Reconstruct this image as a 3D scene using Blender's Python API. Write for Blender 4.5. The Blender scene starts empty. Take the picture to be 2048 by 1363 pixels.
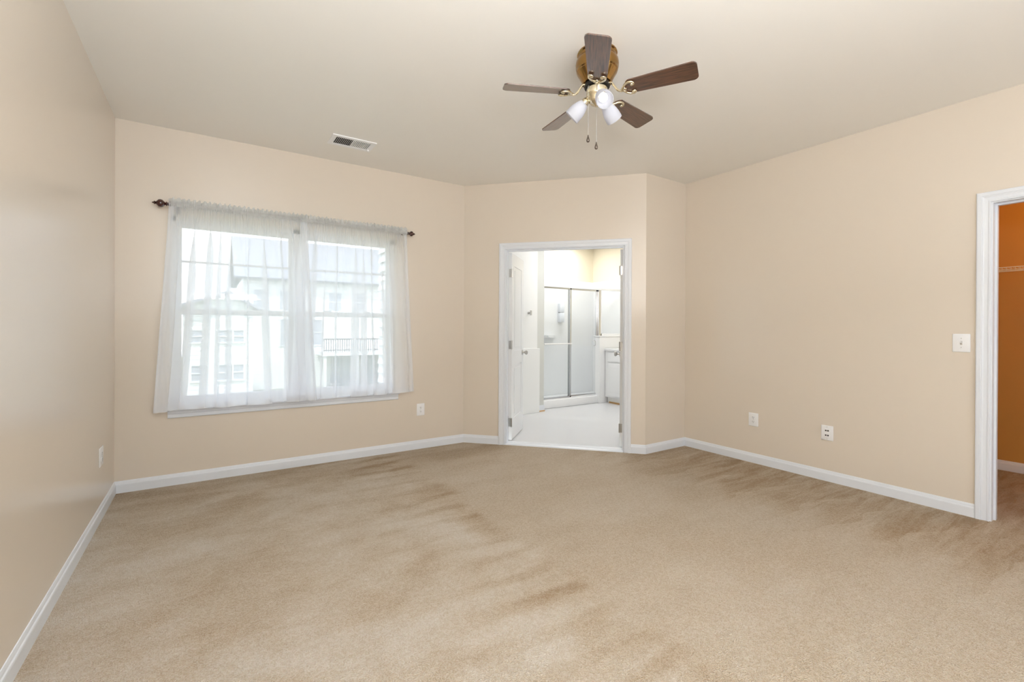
import bpy, bmesh, math, random
from mathutils import Vector, Matrix
random.seed(7)
S = bpy.context.scene
COL = S.collection
PI = math.pi
R = math.radians

# ------------------------------------------------------------------ camera
CZ = 1.222
yaw, pitch, roll, FPX = 0.58346, -0.00187, 0.00476, 921.7
fw = Vector((math.sin(yaw)*math.cos(pitch), math.cos(yaw)*math.cos(pitch), math.sin(pitch)))
rt = Vector((math.cos(yaw), -math.sin(yaw), 0))
up = rt.cross(fw)
r2 = rt*math.cos(roll) + up*math.sin(roll)
u2 = up*math.cos(roll) - rt*math.sin(roll)
cd = bpy.data.cameras.new('camera')
cd.sensor_fit = 'HORIZONTAL'
cd.sensor_width = 36
cd.lens = FPX*36/2048
cd.shift_y = -(681.5-657.54)/2048
cd.clip_start = 0.02
cd.clip_end = 300
cam = bpy.data.objects.new('camera', cd)
COL.objects.link(cam)
cam.matrix_world = Matrix(((r2.x, u2.x, -fw.x, 0), (r2.y, u2.y, -fw.y, 0), (r2.z, u2.z, -fw.z, CZ), (0, 0, 0, 1)))
S.camera = cam

# ------------------------------------------------------------------ view, sky, large lights
S.view_settings.view_transform = 'Standard'
S.view_settings.look = 'None'
S.view_settings.gamma = 1
S.view_settings.use_curve_mapping = False
S.view_settings.exposure = 0.31
S.cycles.max_bounces = 10
S.cycles.diffuse_bounces = 6
S.cycles.transparent_max_bounces = 24
S.cycles.sample_clamp_indirect = 6
S.cycles.use_denoising = True

w = bpy.data.worlds.new('overcast_sky')
S.world = w
w.use_nodes = True
nt = w.node_tree
bgn = nt.nodes['Background']
tc = nt.nodes.new('ShaderNodeTexCoord')
sp = nt.nodes.new('ShaderNodeSeparateXYZ')
mr = nt.nodes.new('ShaderNodeMapRange')
mr.inputs['From Min'].default_value = -0.1
mr.inputs['From Max'].default_value = 0.8
mx = nt.nodes.new('ShaderNodeMix')
mx.data_type = 'RGBA'
mx.inputs['A'].default_value = (0.93, 0.97, 1.0, 1)
mx.inputs['B'].default_value = (0.74, 0.86, 1.0, 1)
nt.links.new(tc.outputs['Generated'], sp.inputs[0])
nt.links.new(sp.outputs['Z'], mr.inputs['Value'])
nt.links.new(mr.outputs[0], mx.inputs['Factor'])
nt.links.new(mx.outputs['Result'], bgn.inputs['Color'])
bgn.inputs['Strength'].default_value = 2.2
sd = bpy.data.lights.new('sun', 'SUN')
sd.energy = 3.5
sd.angle = R(4)
sd.color = (1.0, 0.97, 0.92)
so_ = bpy.data.objects.new('sun', sd)
COL.objects.link(so_)
so_.rotation_euler = Vector((0.24, 0.42, -0.87)).to_track_quat('-Z', 'Y').to_euler()


def area(name, loc, rot, sx, sy, power, color=(1, 1, 1), portal=False, spread=180):
    l = bpy.data.lights.new(name, 'AREA')
    l.shape = 'RECTANGLE'
    l.size, l.size_y = sx, sy
    l.energy = power
    l.color = color
    l.spread = R(spread)
    if portal:
        l.cycles.is_portal = True
    o = bpy.data.objects.new(name, l)
    COL.objects.link(o)
    o.location = loc
    o.rotation_euler = rot
    return o


def point(name, loc, power, color, rad):
    l = bpy.data.lights.new(name, 'POINT')
    l.energy = power
    l.color = color
    l.shadow_soft_size = rad
    o = bpy.data.objects.new(name, l)
    COL.objects.link(o)
    o.location = loc
    return o


# added fill light, set in the unseen opening behind the camera
area('rear_fill_light', (1.75, -1.58, 1.45), (R(-90), 0, 0), 3.6, 1.75, 78, (0.97, 0.985, 1.0))
# the photographer's flash, bounced off the ceiling behind the camera
area('bounced_flash', (0.25, -0.40, 1.75), (R(170), 0, 0), 1.0, 0.8, 116, (0.95, 0.975, 1.0))
area('front_window_portal', (0.65, 4.60, 1.33), (R(-90), 0, PI), 1.85, 1.55, 1, portal=True)
area('bathroom_ceiling_light', (4.6, 4.55, 2.66), (0, 0, 0), 1.2, 0.6, 22, (1.0, 0.99, 0.985))
point('closet_bulb_light', (5.0, 0.35, 2.45), 12, (1.0, 0.55, 0.18), 0.05)
area('shower_fill_light', (5.1, 5.92, 2.70), (0, 0, 0), 0.7, 0.4, 14, (1.0, 0.99, 0.985))  # added fill to brighten the shower inside, no fitting belongs to it

# ------------------------------------------------------------------ layout numbers (metres; camera stands at x = y = 0)
H = 2.74
XL, YB, X2, X3, Y3, XR = -0.568, 4.405, 2.288, 3.573, 3.039, 4.184
YR = -1.5                       # wall behind the camera
TH = 0.12
DL = math.hypot(X3-X2, Y3-YB)
DA = math.atan2(Y3-YB, X3-X2)   # turn of the slanted door wall


# ------------------------------------------------------------------ materials
def mat(name, col, rough=0.5, metal=0.0, spec=0.5, **kw):
    m = bpy.data.materials.new(name)
    m.use_nodes = True
    b = m.node_tree.nodes['Principled BSDF']
    b.inputs['Base Color'].default_value = (*col, 1)
    b.inputs['Roughness'].default_value = rough
    b.inputs['Metallic'].default_value = metal
    b.inputs['Specular IOR Level'].default_value = spec
    for k, v in kw.items():
        b.inputs[k.replace('_', ' ')].default_value = v
    return m


def nodes(m):
    n = m.node_tree.nodes
    return n, m.node_tree.links, n['Principled BSDF']


def add_bump(m, scale, strength, dist=0.002, detail=3):
    n, l, b = nodes(m)
    t = n.new('ShaderNodeTexCoord')
    ns = n.new('ShaderNodeTexNoise')
    ns.inputs['Scale'].default_value = scale
    ns.inputs['Detail'].default_value = detail
    bp = n.new('ShaderNodeBump')
    bp.inputs['Strength'].default_value = strength
    bp.inputs['Distance'].default_value = dist
    l.new(t.outputs['Object'], ns.inputs['Vector'])
    l.new(ns.outputs['Fac'], bp.inputs['Height'])
    l.new(bp.outputs[0], b.inputs['Normal'])
    return ns


def add_mottle(m, c1, c2, scale, lo=0.35, hi=0.65, stretch=(1, 1, 1), detail=4):
    n, l, b = nodes(m)
    t = n.new('ShaderNodeTexCoord')
    mp = n.new('ShaderNodeMapping')
    mp.inputs['Scale'].default_value = stretch
    ns = n.new('ShaderNodeTexNoise')
    ns.inputs['Scale'].default_value = scale
    ns.inputs['Detail'].default_value = detail
    cr = n.new('ShaderNodeValToRGB')
    cr.color_ramp.elements[0].position = lo
    cr.color_ramp.elements[1].position = hi
    cr.color_ramp.elements[0].color = (*c1, 1)
    cr.color_ramp.elements[1].color = (*c2, 1)
    l.new(t.outputs['Object'], mp.inputs[0])
    l.new(mp.outputs[0], ns.inputs['Vector'])
    l.new(ns.outputs['Fac'], cr.inputs[0])
    l.new(cr.outputs[0], b.inputs['Base Color'])
    return m


PAINT = (0.705, 0.634, 0.546)
M = {}
M['wall'] = mat('beige_wall_paint', PAINT, 0.24, spec=0.6)
add_bump(M['wall'], 260, 0.12, 0.0015)
M['ceil'] = mat('beige_ceiling_paint', (0.85, 0.835, 0.80), 0.4, spec=0.45)
add_bump(M['ceil'], 200, 0.12, 0.0015)
M['trim'] = mat('white_trim_paint', (0.75, 0.785, 0.84), 0.3)
M['door'] = mat('white_door_paint', (0.82, 0.83, 0.84), 0.35)
M['orange'] = mat('orange_wall_paint', (0.54, 0.265, 0.06), 0.5)
add_bump(M['orange'], 260, 0.12, 0.0015)
M['white'] = mat('white_plastic', (0.86, 0.87, 0.89), 0.3)
M['slot'] = mat('dark_slot', (0.03, 0.028, 0.026), 0.6)
M['steel'] = mat('satin_steel', (0.55, 0.54, 0.52), 0.32, 1.0)
M['chrome'] = mat('chrome', (0.62, 0.63, 0.64), 0.16, 1.0)
M['vinyl'] = mat('white_vinyl_floor', (0.66, 0.665, 0.68), 0.22)
M['bathw'] = mat('bathroom_white_paint', (0.84, 0.85, 0.84), 0.4)
M['bathgrey'] = mat('bathroom_pale_grey_paint', (0.62, 0.63, 0.60), 0.5)
M['bathbeige'] = mat('bathroom_beige_paint', (0.82, 0.75, 0.60), 0.5)
M['acrylic'] = mat('white_acrylic', (0.83, 0.84, 0.85), 0.2)
M['wood_raw'] = mat('bare_pine', (0.62, 0.38, 0.16), 0.6)
M['winvinyl'] = mat('window_vinyl', (0.83, 0.84, 0.86), 0.35)
M['mahog'] = mat('dark_mahogany', (0.045, 0.008, 0.005), 0.18, Coat_Weight=0.6)
M['rod'] = mat('dark_rod_metal', (0.2, 0.19, 0.19), 0.35, 0.5)
M['brass'] = mat('antique_brass', (0.36, 0.21, 0.07), 0.15, 1.0)
M['palebrass'] = mat('polished_pale_brass', (0.78, 0.70, 0.52), 0.16, 1.0)
M['black'] = mat('black_rubber', (0.012, 0.011, 0.01), 0.5)
M['blade'] = mat('dark_walnut_blade', (0.06, 0.025, 0.013), 0.35, Coat_Weight=1.0, Coat_Roughness=0.22, Coat_IOR=1.7)
add_mottle(M['blade'], (0.022, 0.008, 0.004), (0.135, 0.055, 0.028), 9, 0.3, 0.72, (1, 14, 14), 6)
M['wire'] = mat('white_coated_wire', (0.8, 0.79, 0.77), 0.4)
M['siding'] = mat('white_vinyl_siding', (0.72, 0.73, 0.75), 0.6)
M['shingle'] = mat('grey_shingle', (0.3, 0.31, 0.35), 0.9)
add_mottle(M['shingle'], (0.24, 0.25, 0.29), (0.32, 0.33, 0.37), 6, 0.3, 0.7, (1, 4, 4))
M['darkglass'] = mat('house_window_glass', (0.38, 0.40, 0.45), 0.3)
M['deck'] = mat('grey_deck_wood', (0.34, 0.33, 0.33), 0.7)
M['rail'] = mat('dark_railing', (0.08, 0.08, 0.09), 0.5)
M['grass'] = mat('lawn', (0.11, 0.16, 0.06), 0.9)
add_mottle(M['grass'], (0.08, 0.12, 0.04), (0.15, 0.2, 0.08), 3)

# horizontal laps on the neighbours' walls
M['lap'] = mat('neighbour_lap_siding', (0.8, 0.8, 0.8), 0.7)
_n, _l, _b = nodes(M['lap'])
_t = _n.new('ShaderNodeTexCoord'); _w = _n.new('ShaderNodeTexWave')
_w.wave_type = 'BANDS'; _w.bands_direction = 'Z'; _w.wave_profile = 'SAW'
_w.inputs['Scale'].default_value = 1.35
_c = _n.new('ShaderNodeValToRGB')
_c.color_ramp.elements[0].position = 0.0; _c.color_ramp.elements[0].color = (0.45, 0.46, 0.47, 1)
_c.color_ramp.elements[1].position = 0.22; _c.color_ramp.elements[1].color = (0.8, 0.8, 0.8, 1)
_l.new(_t.outputs['Object'], _w.inputs['Vector']); _l.new(_w.outputs['Fac'], _c.inputs[0]); _l.new(_c.outputs[0], _b.inputs['Base Color'])


def thin_glass(name, tint, gloss, rough=0.02):
    m = bpy.data.materials.new(name)
    m.use_nodes = True
    n, l = m.node_tree.nodes, m.node_tree.links
    n.clear()
    o = n.new('ShaderNodeOutputMaterial')
    tr = n.new('ShaderNodeBsdfTransparent'); tr.inputs[0].default_value = (*tint, 1)
    gl = n.new('ShaderNodeBsdfGlossy'); gl.inputs['Roughness'].default_value = rough
    mxs = n.new('ShaderNodeMixShader'); mxs.inputs[0].default_value = gloss
    l.new(tr.outputs[0], mxs.inputs[1]); l.new(gl.outputs[0], mxs.inputs[2]); l.new(mxs.outputs[0], o.inputs[0])
    return m


M['glass'] = thin_glass('clear_window_glass', (0.97, 0.98, 0.98), 0.06)
M['showerglass'] = thin_glass('shower_glass', (0.95, 0.96, 0.96), 0.05, 0.1)


def cloth(name, clear, col, trans=0.5, noise=0.0):
    """thin woven fabric: a share of open weave, the rest scatters light to both sides"""
    m = bpy.data.materials.new(name)
    m.use_nodes = True
    n, l = m.node_tree.nodes, m.node_tree.links
    n.clear()
    o = n.new('ShaderNodeOutputMaterial')
    tr = n.new('ShaderNodeBsdfTransparent')
    df = n.new('ShaderNodeBsdfDiffuse'); df.inputs[0].default_value = (*col, 1)
    tl = n.new('ShaderNodeBsdfTranslucent'); tl.inputs[0].default_value = (*col, 1)
    m1 = n.new('ShaderNodeMixShader'); m1.inputs[0].default_value = trans
    m2 = n.new('ShaderNodeMixShader'); m2.inputs[0].default_value = clear
    l.new(df.outputs[0], m1.inputs[1]); l.new(tl.outputs[0], m1.inputs[2])
    l.new(m1.outputs[0], m2.inputs[1]); l.new(tr.outputs[0], m2.inputs[2]); l.new(m2.outputs[0], o.inputs[0])
    return m


M['sheer'] = cloth('white_sheer_voile', 0.45, (0.945, 0.962, 0.995), 0.54)
M['hem'] = cloth('white_sheer_hem', 0.30, (0.93, 0.945, 0.97), 0.45)
M['ruffle'] = cloth('white_sheer_gathers', 0.40, (0.93, 0.94, 0.94), 0.3)
M['frost'] = cloth('frosted_glass_shade', 0.08, (0.70, 0.71, 0.76), 0.45)
M['bulb'] = mat('lit_bulb', (1, 1, 1), 0.3)
nodes(M['bulb'])[2].inputs['Emission Color'].default_value = (1.0, 0.97, 0.93, 1)
nodes(M['bulb'])[2].inputs['Emission Strength'].default_value = 1.5


def make_carpet():
    m = mat('beige_cut_pile_carpet', (0.5, 0.38, 0.26), 0.95, spec=0.05, Sheen_Weight=0.1)
    n, l, b = nodes(m)
    t = n.new('ShaderNodeTexCoord')
    sx = n.new('ShaderNodeSeparateXYZ')
    l.new(t.outputs['Object'], sx.inputs[0])
    X, Y = sx.outputs['X'], sx.outputs['Y']

    def noise(scale, stretch=(1, 1, 1), rot=0, detail=3, rough=0.5, loc=(0, 0, 0), dist=0.0):
        mp = n.new('ShaderNodeMapping')
        mp.inputs['Scale'].default_value = stretch
        mp.inputs['Rotation'].default_value = (0, 0, rot)
        mp.inputs['Location'].default_value = loc
        ns = n.new('ShaderNodeTexNoise')
        ns.inputs['Scale'].default_value = scale
        ns.inputs['Detail'].default_value = detail
        ns.inputs['Roughness'].default_value = rough
        ns.inputs['Distortion'].default_value = dist
        l.new(t.outputs['Object'], mp.inputs[0]); l.new(mp.outputs[0], ns.inputs['Vector'])
        return ns.outputs['Fac']

    def rng(v, a, bb, c=0.0, d=1.0):
        q = n.new('ShaderNodeMapRange')
        q.interpolation_type = 'SMOOTHSTEP'
        for k, x in zip(('From Min', 'From Max', 'To Min', 'To Max'), (a, bb, c, d)):
            q.inputs[k].default_value = x
        l.new(v, q.inputs['Value'])
        return q.outputs[0]

    def mt(op, a, bb=0.0):
        q = n.new('ShaderNodeMath'); q.operation = op
        for i, x in enumerate((a, bb)):
            if isinstance(x, (int, float)):
                q.inputs[i].default_value = x
            else:
                l.new(x, q.inputs[i])
        return q.outputs[0]
    add = lambda *v: v[0] if len(v) == 1 else mt('ADD', v[0], add(*v[1:]))
    mul = lambda *v: v[0] if len(v) == 1 else mt('MULTIPLY', v[0], mul(*v[1:]))
    inv = lambda v: mt('SUBTRACT', 1.0, v)
    cen = lambda v, k: mul(mt('SUBTRACT', v, 0.5), k)
    patches = rng(noise(1.5, (0.8, 1.1, 1), 0.1, 4, 0.55, (3.1, 1.7, 0), 0.5), 0.32, 0.68)
    streak = rng(noise(2.0, (0.6, 2.8, 1), 0.0, 4, 0.6, (0, 4, 0), 0.5), 0.33, 0.67)
    wob = noise(1.3, (1, 1, 1), 0, 2, 0.5, (9, 3, 0))
    fine = noise(7, (0.35, 1.5, 1), 0, 3, 0.55, (2, 8, 0))
    # the vacuumed half: passes run across the room and stop at a line about 1.5 m from the left
    xw = add(X, cen(wob, 0.22), cen(noise(6, detail=2), 0.10))
    left = inv(rng(xw, 1.44, 1.58))
    ph = mt('FRACT', add(mul(Y, 5.0), cen(wob, 1.3), 0.15))
    line = inv(rng(mt('ABSOLUTE', mt('SUBTRACT', ph, 0.5)), 0.06, 0.30))
    line = mul(line, rng(xw, 0.55, 1.45), rng(noise(1.1, (0.5, 2.2, 1), 0, 2, 0.5, (5, 5, 0)), 0.36, 0.60))
    edge = mul(rng(xw, 1.26, 1.44), rng(noise(2.2, detail=2, loc=(1, 6, 0)), 0.40, 0.60))
    mid = rng(noise(4.5, (0.9, 1.15, 1), 0.1, 5, 0.62, (3, 9, 0), 0.6), 0.32, 0.68)
    lv = add(0.62, cen(patches, 0.30), cen(mid, 0.16), cen(streak, 0.09), mul(line, -0.29), mul(edge, -0.18))
    # the trodden middle stays even
    mv = add(0.56, cen(patches, 0.09), cen(mid, 0.05), cen(streak, 0.05))
    # short wedge strokes swept out from the right-hand wall
    xr = add(X, cen(noise(2.6, detail=2, loc=(4, 1, 0)), 0.9))
    depth = rng(xr, 2.75, 4.05)
    saw = mt('FRACT', add(mul(Y, 3.1), cen(noise(1.7, detail=2, loc=(8, 8, 0)), 1.6), mul(X, 0.35)))
    wedge = mul(rng(mt('SUBTRACT', depth, saw), -0.25, 0.25), rng(xr, 2.8, 3.4))
    brush = noise(9, (0.22, 1.6, 1), 0.12, 4, 0.65, (6, 1, 0), 0.8)
    rv = add(mul(wedge, -0.16), mul(depth, cen(brush, 1.1)), mul(depth, -0.07))
    # nap brushed dark along the window wall
    back = mul(rng(add(Y, cen(wob, 0.9)), 3.55, 4.25), rng(noise(1.7, (0.7, 2.2, 1), detail=3, loc=(2, 2, 0)), 0.36, 0.60))
    v = add(mul(left, lv), mul(inv(left), mv), rv, mul(back, -0.24))
    fleck = rng(noise(70, detail=2, dist=1.2), 0.33, 0.67)
    tuft = rng(noise(190, detail=2), 0.33, 0.67)
    v = add(v, cen(fleck, 0.22), cen(tuft, 0.24))
    cr = n.new('ShaderNodeValToRGB')
    e = cr.color_ramp.elements
    e[0].position = 0.12; e[0].color = (0.375, 0.26, 0.152, 1)
    e[1].position = 0.92; e[1].color = (0.71, 0.645, 0.565, 1)
    q = e.new(0.56); q.color = (0.585, 0.488, 0.37, 1)
    l.new(v, cr.inputs[0]); l.new(cr.outputs[0], b.inputs['Base Color'])
    bp = n.new('ShaderNodeBump'); bp.inputs['Strength'].default_value = 0.8; bp.inputs['Distance'].default_value = 0.007
    l.new(add(mul(fleck, 0.7), tuft), bp.inputs['Height'])
    l.new(bp.outputs[0], b.inputs['Normal'])
    return m


M['carpet'] = make_carpet()


# ------------------------------------------------------------------ mesh helpers
def box(bm, x0, x1, y0, y1, z0, z1, bev=0.0, seg=2):
    r = bmesh.ops.create_cube(bm, size=1)
    vs = r['verts']
    for v in vs:
        v.co = Vector(((x0+x1)/2 + v.co.x*(x1-x0), (y0+y1)/2 + v.co.y*(y1-y0), (z0+z1)/2 + v.co.z*(z1-z0)))
    if bev > 0:
        es = list({e for v in vs for e in v.link_edges})
        bmesh.ops.bevel(bm, geom=es, offset=bev, segments=seg, affect='EDGES', profile=0.5)


def prism(bm, poly, fn, a, b):
    """extrude polygon poly (2D) between parameters a and b; fn(p, t) gives the 3D point"""
    A = [bm.verts.new(fn(p, a)) for p in poly]
    B = [bm.verts.new(fn(p, b)) for p in poly]
    n = len(poly)
    for i in range(n):
        bm.faces.new((A[i], A[(i+1) % n], B[(i+1) % n], B[i]))
    bm.faces.new(A[::-1]); bm.faces.new(B)


def lathe(bm, prof, seg=32, mtx=None):
    mtx = mtx or Matrix()
    rings = []
    for r, z in prof:
        if r < 1e-6:
            rings.append([bm.verts.new(mtx @ Vector((0, 0, z)))])
        else:
            rings.append([bm.verts.new(mtx @ Vector((r*math.cos(2*PI*k/seg), r*math.sin(2*PI*k/seg), z))) for k in range(seg)])
    for a, b in zip(rings, rings[1:]):
        for k in range(seg):
            k2 = (k+1) % seg
            if len(a) == 1 and len(b) == 1:
                continue
            if len(a) == 1:
                bm.faces.new((a[0], b[k2], b[k]))
            elif len(b) == 1:
                bm.faces.new((a[k], a[k2], b[0]))
            else:
                bm.faces.new((a[k], a[k2], b[k2], b[k]))


def tube(bm, pts, rad, seg=10, caps=True):
    pts = [Vector(p) for p in pts]
    n = len(pts)
    rs = rad if isinstance(rad, (list, tuple)) else [rad]*n
    T = [(pts[min(i+1, n-1)] - pts[max(i-1, 0)]).normalized() for i in range(n)]
    ref = Vector((0, 0, 1)) if abs(T[0].z) < 0.9 else Vector((1, 0, 0))
    N = (ref - T[0]*ref.dot(T[0])).normalized()
    rings = []
    for i in range(n):
        N = (N - T[i]*N.dot(T[i])).normalized()
        Bv = T[i].cross(N)
        rings.append([bm.verts.new(pts[i] + (N*math.cos(2*PI*k/seg) + Bv*math.sin(2*PI*k/seg))*rs[i]) for k in range(seg)])
    for a, b in zip(rings, rings[1:]):
        for k in range(seg):
            bm.faces.new((a[k], a[(k+1) % seg], b[(k+1) % seg], b[k]))
    if caps:
        bm.faces.new(rings[0][::-1]); bm.faces.new(rings[-1])


def ball(bm, c, r, seg=14, sc=(1, 1, 1)):
    bmesh.ops.create_uvsphere(bm, u_segments=seg, v_segments=max(6, seg//2+2), radius=r,
                              matrix=Matrix.Translation(Vector(c)) @ Matrix.Diagonal((*sc, 1)))


def spline(ctrl, n=8):
    """Catmull-Rom through control points"""
    P = [Vector(c) for c in ctrl]
    P = [P[0]*2-P[1]] + P + [P[-1]*2-P[-2]]
    out = []
    for i in range(1, len(P)-2):
        for k in range(n):
            t = k/n
            a, b, c, d = P[i-1], P[i], P[i+1], P[i+2]
            out.append(0.5*((2*b) + (c-a)*t + (2*a-5*b+4*c-d)*t*t + (3*b-a-3*c+d)*t**3))
    out.append(P[-2])
    return out


def obj(name, bm, m, parent=None, smooth=False, angle=35, loc=None, rotz=None):
    bmesh.ops.recalc_face_normals(bm, faces=bm.faces)
    me = bpy.data.meshes.new(name)
    bm.to_mesh(me); bm.free()
    if m is not None:
        me.materials.append(m)
    if smooth:
        for p in me.polygons:
            p.use_smooth = True
        try:
            me.set_sharp_from_angle(angle=R(angle))
        except Exception:
            pass
    o = bpy.data.objects.new(name, me)
    COL.objects.link(o)
    if parent is not None:
        o.parent = parent
    if loc is not None:
        o.location = loc
    if rotz is not None:
        o.rotation_euler = (0, 0, rotz)
    return o


def NB():
    return bmesh.new()


def tag(o, label=None, cat=None, group=None, kind=None):
    if label: o['label'] = label
    if cat: o['category'] = cat
    if group: o['group'] = group
    if kind: o['kind'] = kind
    return o


def thing(name, label, cat, loc=(0, 0, 0), rotz=0, group=None, kind=None):
    o = bpy.data.objects.new(name, None)
    COL.objects.link(o)
    o.empty_display_size = 0.1
    o.location = loc
    o.rotation_euler = (0, 0, rotz)
    return tag(o, label, cat, group, kind)


def struct(name, bm, m, label=None, smooth=False, loc=None, rotz=None):
    return tag(obj(name, bm, m, None, smooth, 35, loc, rotz), label, None, None, 'structure')


def copy_tree(o, parent=None):
    c = o.copy()
    COL.objects.link(c)
    if parent is not None:
        c.parent = parent
    for ch in list(o.children):
        copy_tree(ch, c)
    return c


def wall(bm, x0, x1, z0, z1, th, holes=()):
    """local frame: x along the wall, y into the wall, z up; holes = (x0, x1, z0, z1), left to right"""
    x = x0
    for a, b, c, d in holes:
        box(bm, x, a, 0, th, z0, z1)
        if c > z0:
            box(bm, a, b, 0, th, z0, c)
        if d < z1:
            box(bm, a, b, 0, th, d, z1)
        x = b
    box(bm, x, x1, 0, th, z0, z1)


# ------------------------------------------------------------------ setting: floor, ceiling, walls
def poly_slab(pts, z0, z1):
    bm = NB()
    prism(bm, pts, lambda p, t: Vector((p[0], p[1], t)), z0, z1)
    return bm


room = [(XL-TH, YR-TH), (XR+TH, YR-TH), (XR+TH, Y3), (X3, Y3), (X2, YB), (X2, YB+TH), (XL-TH, YB+TH)]
bm = poly_slab(room, -0.1, 0.0)
box(bm, XR+TH, 5.94, -0.95, 1.75, -0.1, 0.0)
struct('floor', bm, M['carpet'], 'beige cut-pile carpet covering the bedroom floor')
struct('ceiling', poly_slab(room, H, H+0.12), M['ceil'], 'flat beige painted bedroom ceiling')

# window wall: opening
WX0, WX1, WZ0, WZ1 = -0.245, 1.545, 0.575, 2.085
bm = NB()
wall(bm, XL-TH, X2+0.02, 0, H, 0.16, [(WX0, WX1, WZ0, WZ1)])
struct('wall_back', bm, M['wall'], 'beige wall holding the curtained window', loc=(0, YB, 0))
bm = NB()
wall(bm, YR-TH, YB, 0, H, TH)
struct('wall_left', bm, M['wall'], 'long beige wall at the left side of the photo', loc=(XL, 0, 0), rotz=R(90))
# slanted wall with the bathroom doorway
D0, D1, DT = 0.447, 1.684, 2.055      # clear rough opening (jamb outside)
bm = NB()
wall(bm, 0, DL, 0, H, TH, [(D0, D1, 0, DT)])
struct('wall_door', bm, M['wall'], 'slanted beige wall around the bathroom doorway', loc=(X2, YB, 0), rotz=DA)
bm = NB()
box(bm, X3, XR+TH, Y3, Y3+TH, 0, H)
struct('wall_jog', bm, M['wall'], 'short beige wall between the bathroom doorway wall and the right wall')
# right wall, closet doorway (local x runs towards the camera side)
CY0, CY1, CT = -0.02, 0.782, 2.05
bm = NB()
wall(bm, -Y3, -YR+TH, 0, H, TH, [(-CY1, -CY0, 0, CT)])
struct('wall_right', bm, M['wall'], 'beige wall on the right with the closet doorway', loc=(XR, 0, 0), rotz=R(-90))
# wall behind the camera, with a wide window added to let light in
bm = NB()
RW = (-0.10, 3.60, 0.55, 2.42)
wall(bm, -XR-TH, -XL+TH, 0, H, TH, [(-RW[1], -RW[0], RW[2], RW[3])])
struct('wall_rear', bm, M['wall'], 'beige wall behind the camera', loc=(0, YR, 0), rotz=PI)
bm = NB()
for a, b in ((RW[0], RW[0]+0.05), (1.825, 1.875), (RW[1]-0.05, RW[1])):
    box(bm, a, b, YR-0.09, YR-0.03, RW[2], RW[3])
for a, b in ((RW[2], RW[2]+0.05), (RW[3]-0.05, RW[3])):
    box(bm, RW[0], RW[1], YR-0.09, YR-0.03, a, b)
struct('added_window', bm, M['winvinyl'], 'white frame of the added window behind the camera')

# ------------------------------------------------------------------ baseboards (profile swept along each wall, mitred)
BP = [(0, 0), (0.013, 0), (0.013, 0.058), (0.0115, 0.064), (0.0075, 0.068), (0.006, 0.076), (0.003, 0.085), (0, 0.087)]


def baseboards(path, names, skip=(), mat_=None, ends=True):
    """path: 2D points with the room on the right-hand side of travel"""
    P = [Vector((p[0], p[1])) for p in path]
    n = len(P)

    def nrm(i):
        d = (P[i+1]-P[i]).normalized()
        return Vector((d.y, -d.x))
    mit = []
    for i in range(n):
        if i == 0:
            mit.append(nrm(0))
        elif i == n-1:
            mit.append(nrm(n-2))
        else:
            a, b = nrm(i-1), nrm(i)
            mit.append((a+b)/(1+a.dot(b)))
    for i in range(n-1):
        if names[i] is None:
            continue
        bm = NB()
        prism(bm, BP, lambda p, t: Vector((*(P[t] + mit[t]*p[0]), p[1])), i, i+1)
        struct(names[i], bm, mat_ or M['trim'], 'white baseboard along the ' + names[i].split('_', 1)[1].replace('_', ' ') + ' wall')


dv = Vector((math.cos(DA), math.sin(DA)))
CW = 0.067
dl0 = Vector((X2, YB)) + dv*(0.459-CW+0.001)
dl1 = Vector((X2, YB)) + dv*(1.672+CW-0.001)
baseboards([(XL, YR), (XL, YB), (X2, YB), tuple(dl0)], ['baseboard_left', 'baseboard_back', 'baseboard_door'])
baseboards([tuple(dl1), (X3, Y3), (XR, Y3), (XR, 0.774+CW-0.001)], ['baseboard_slant', 'baseboard_jog', 'baseboard_right'])
baseboards([(XR, -0.02-CW), (XR, YR), (XL, YR)], ['baseboard_closet', 'baseboard_rear'])

# ------------------------------------------------------------------ door casings and jambs
CPROF = [(0, 0), (0, 0.010), (0.003, 0.0125), (0.010, 0.0125), (0.012, 0.0095), (0.030, 0.0115), (0.036, 0.0150),
         (0.041, 0.0150), (0.043, 0.0180), (0.060, 0.0185), (0.065, 0.0165), (CW, 0.012), (CW, 0)]


def casing(bm, a, b, top):
    rows = []
    for ww, d in CPROF:
        rows.append([bm.verts.new((a-ww, -d, 0)), bm.verts.new((a-ww, -d, top+ww)),
                     bm.verts.new((b+ww, -d, top+ww)), bm.verts.new((b+ww, -d, 0))])
    n = len(rows)
    for i in range(n):
        q, s = rows[i], rows[(i+1) % n]
        for k in range(3):
            bm.faces.new((q[k], q[k+1], s[k+1], s[k]))
    bm.faces.new([r[0] for r in rows]); bm.faces.new([r[3] for r in rows][::-1])


def jamb(bm, a, b, top, th, jt=0.018, stop=(0.052, 0.085)):
    box(bm, a-jt, a, 0, th, 0, top+jt)
    box(bm, b, b+jt, 0, th, 0, top+jt)
    box(bm, a, b, 0, th, top, top+jt)
    if stop:
        s0, s1 = stop
        box(bm, a, a+0.011, s0, s1, 0, top)
        box(bm, b-0.011, b, s0, s1, 0, top)
        box(bm, a+0.011, b-0.011, s0, s1, top-0.011, top)


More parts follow.
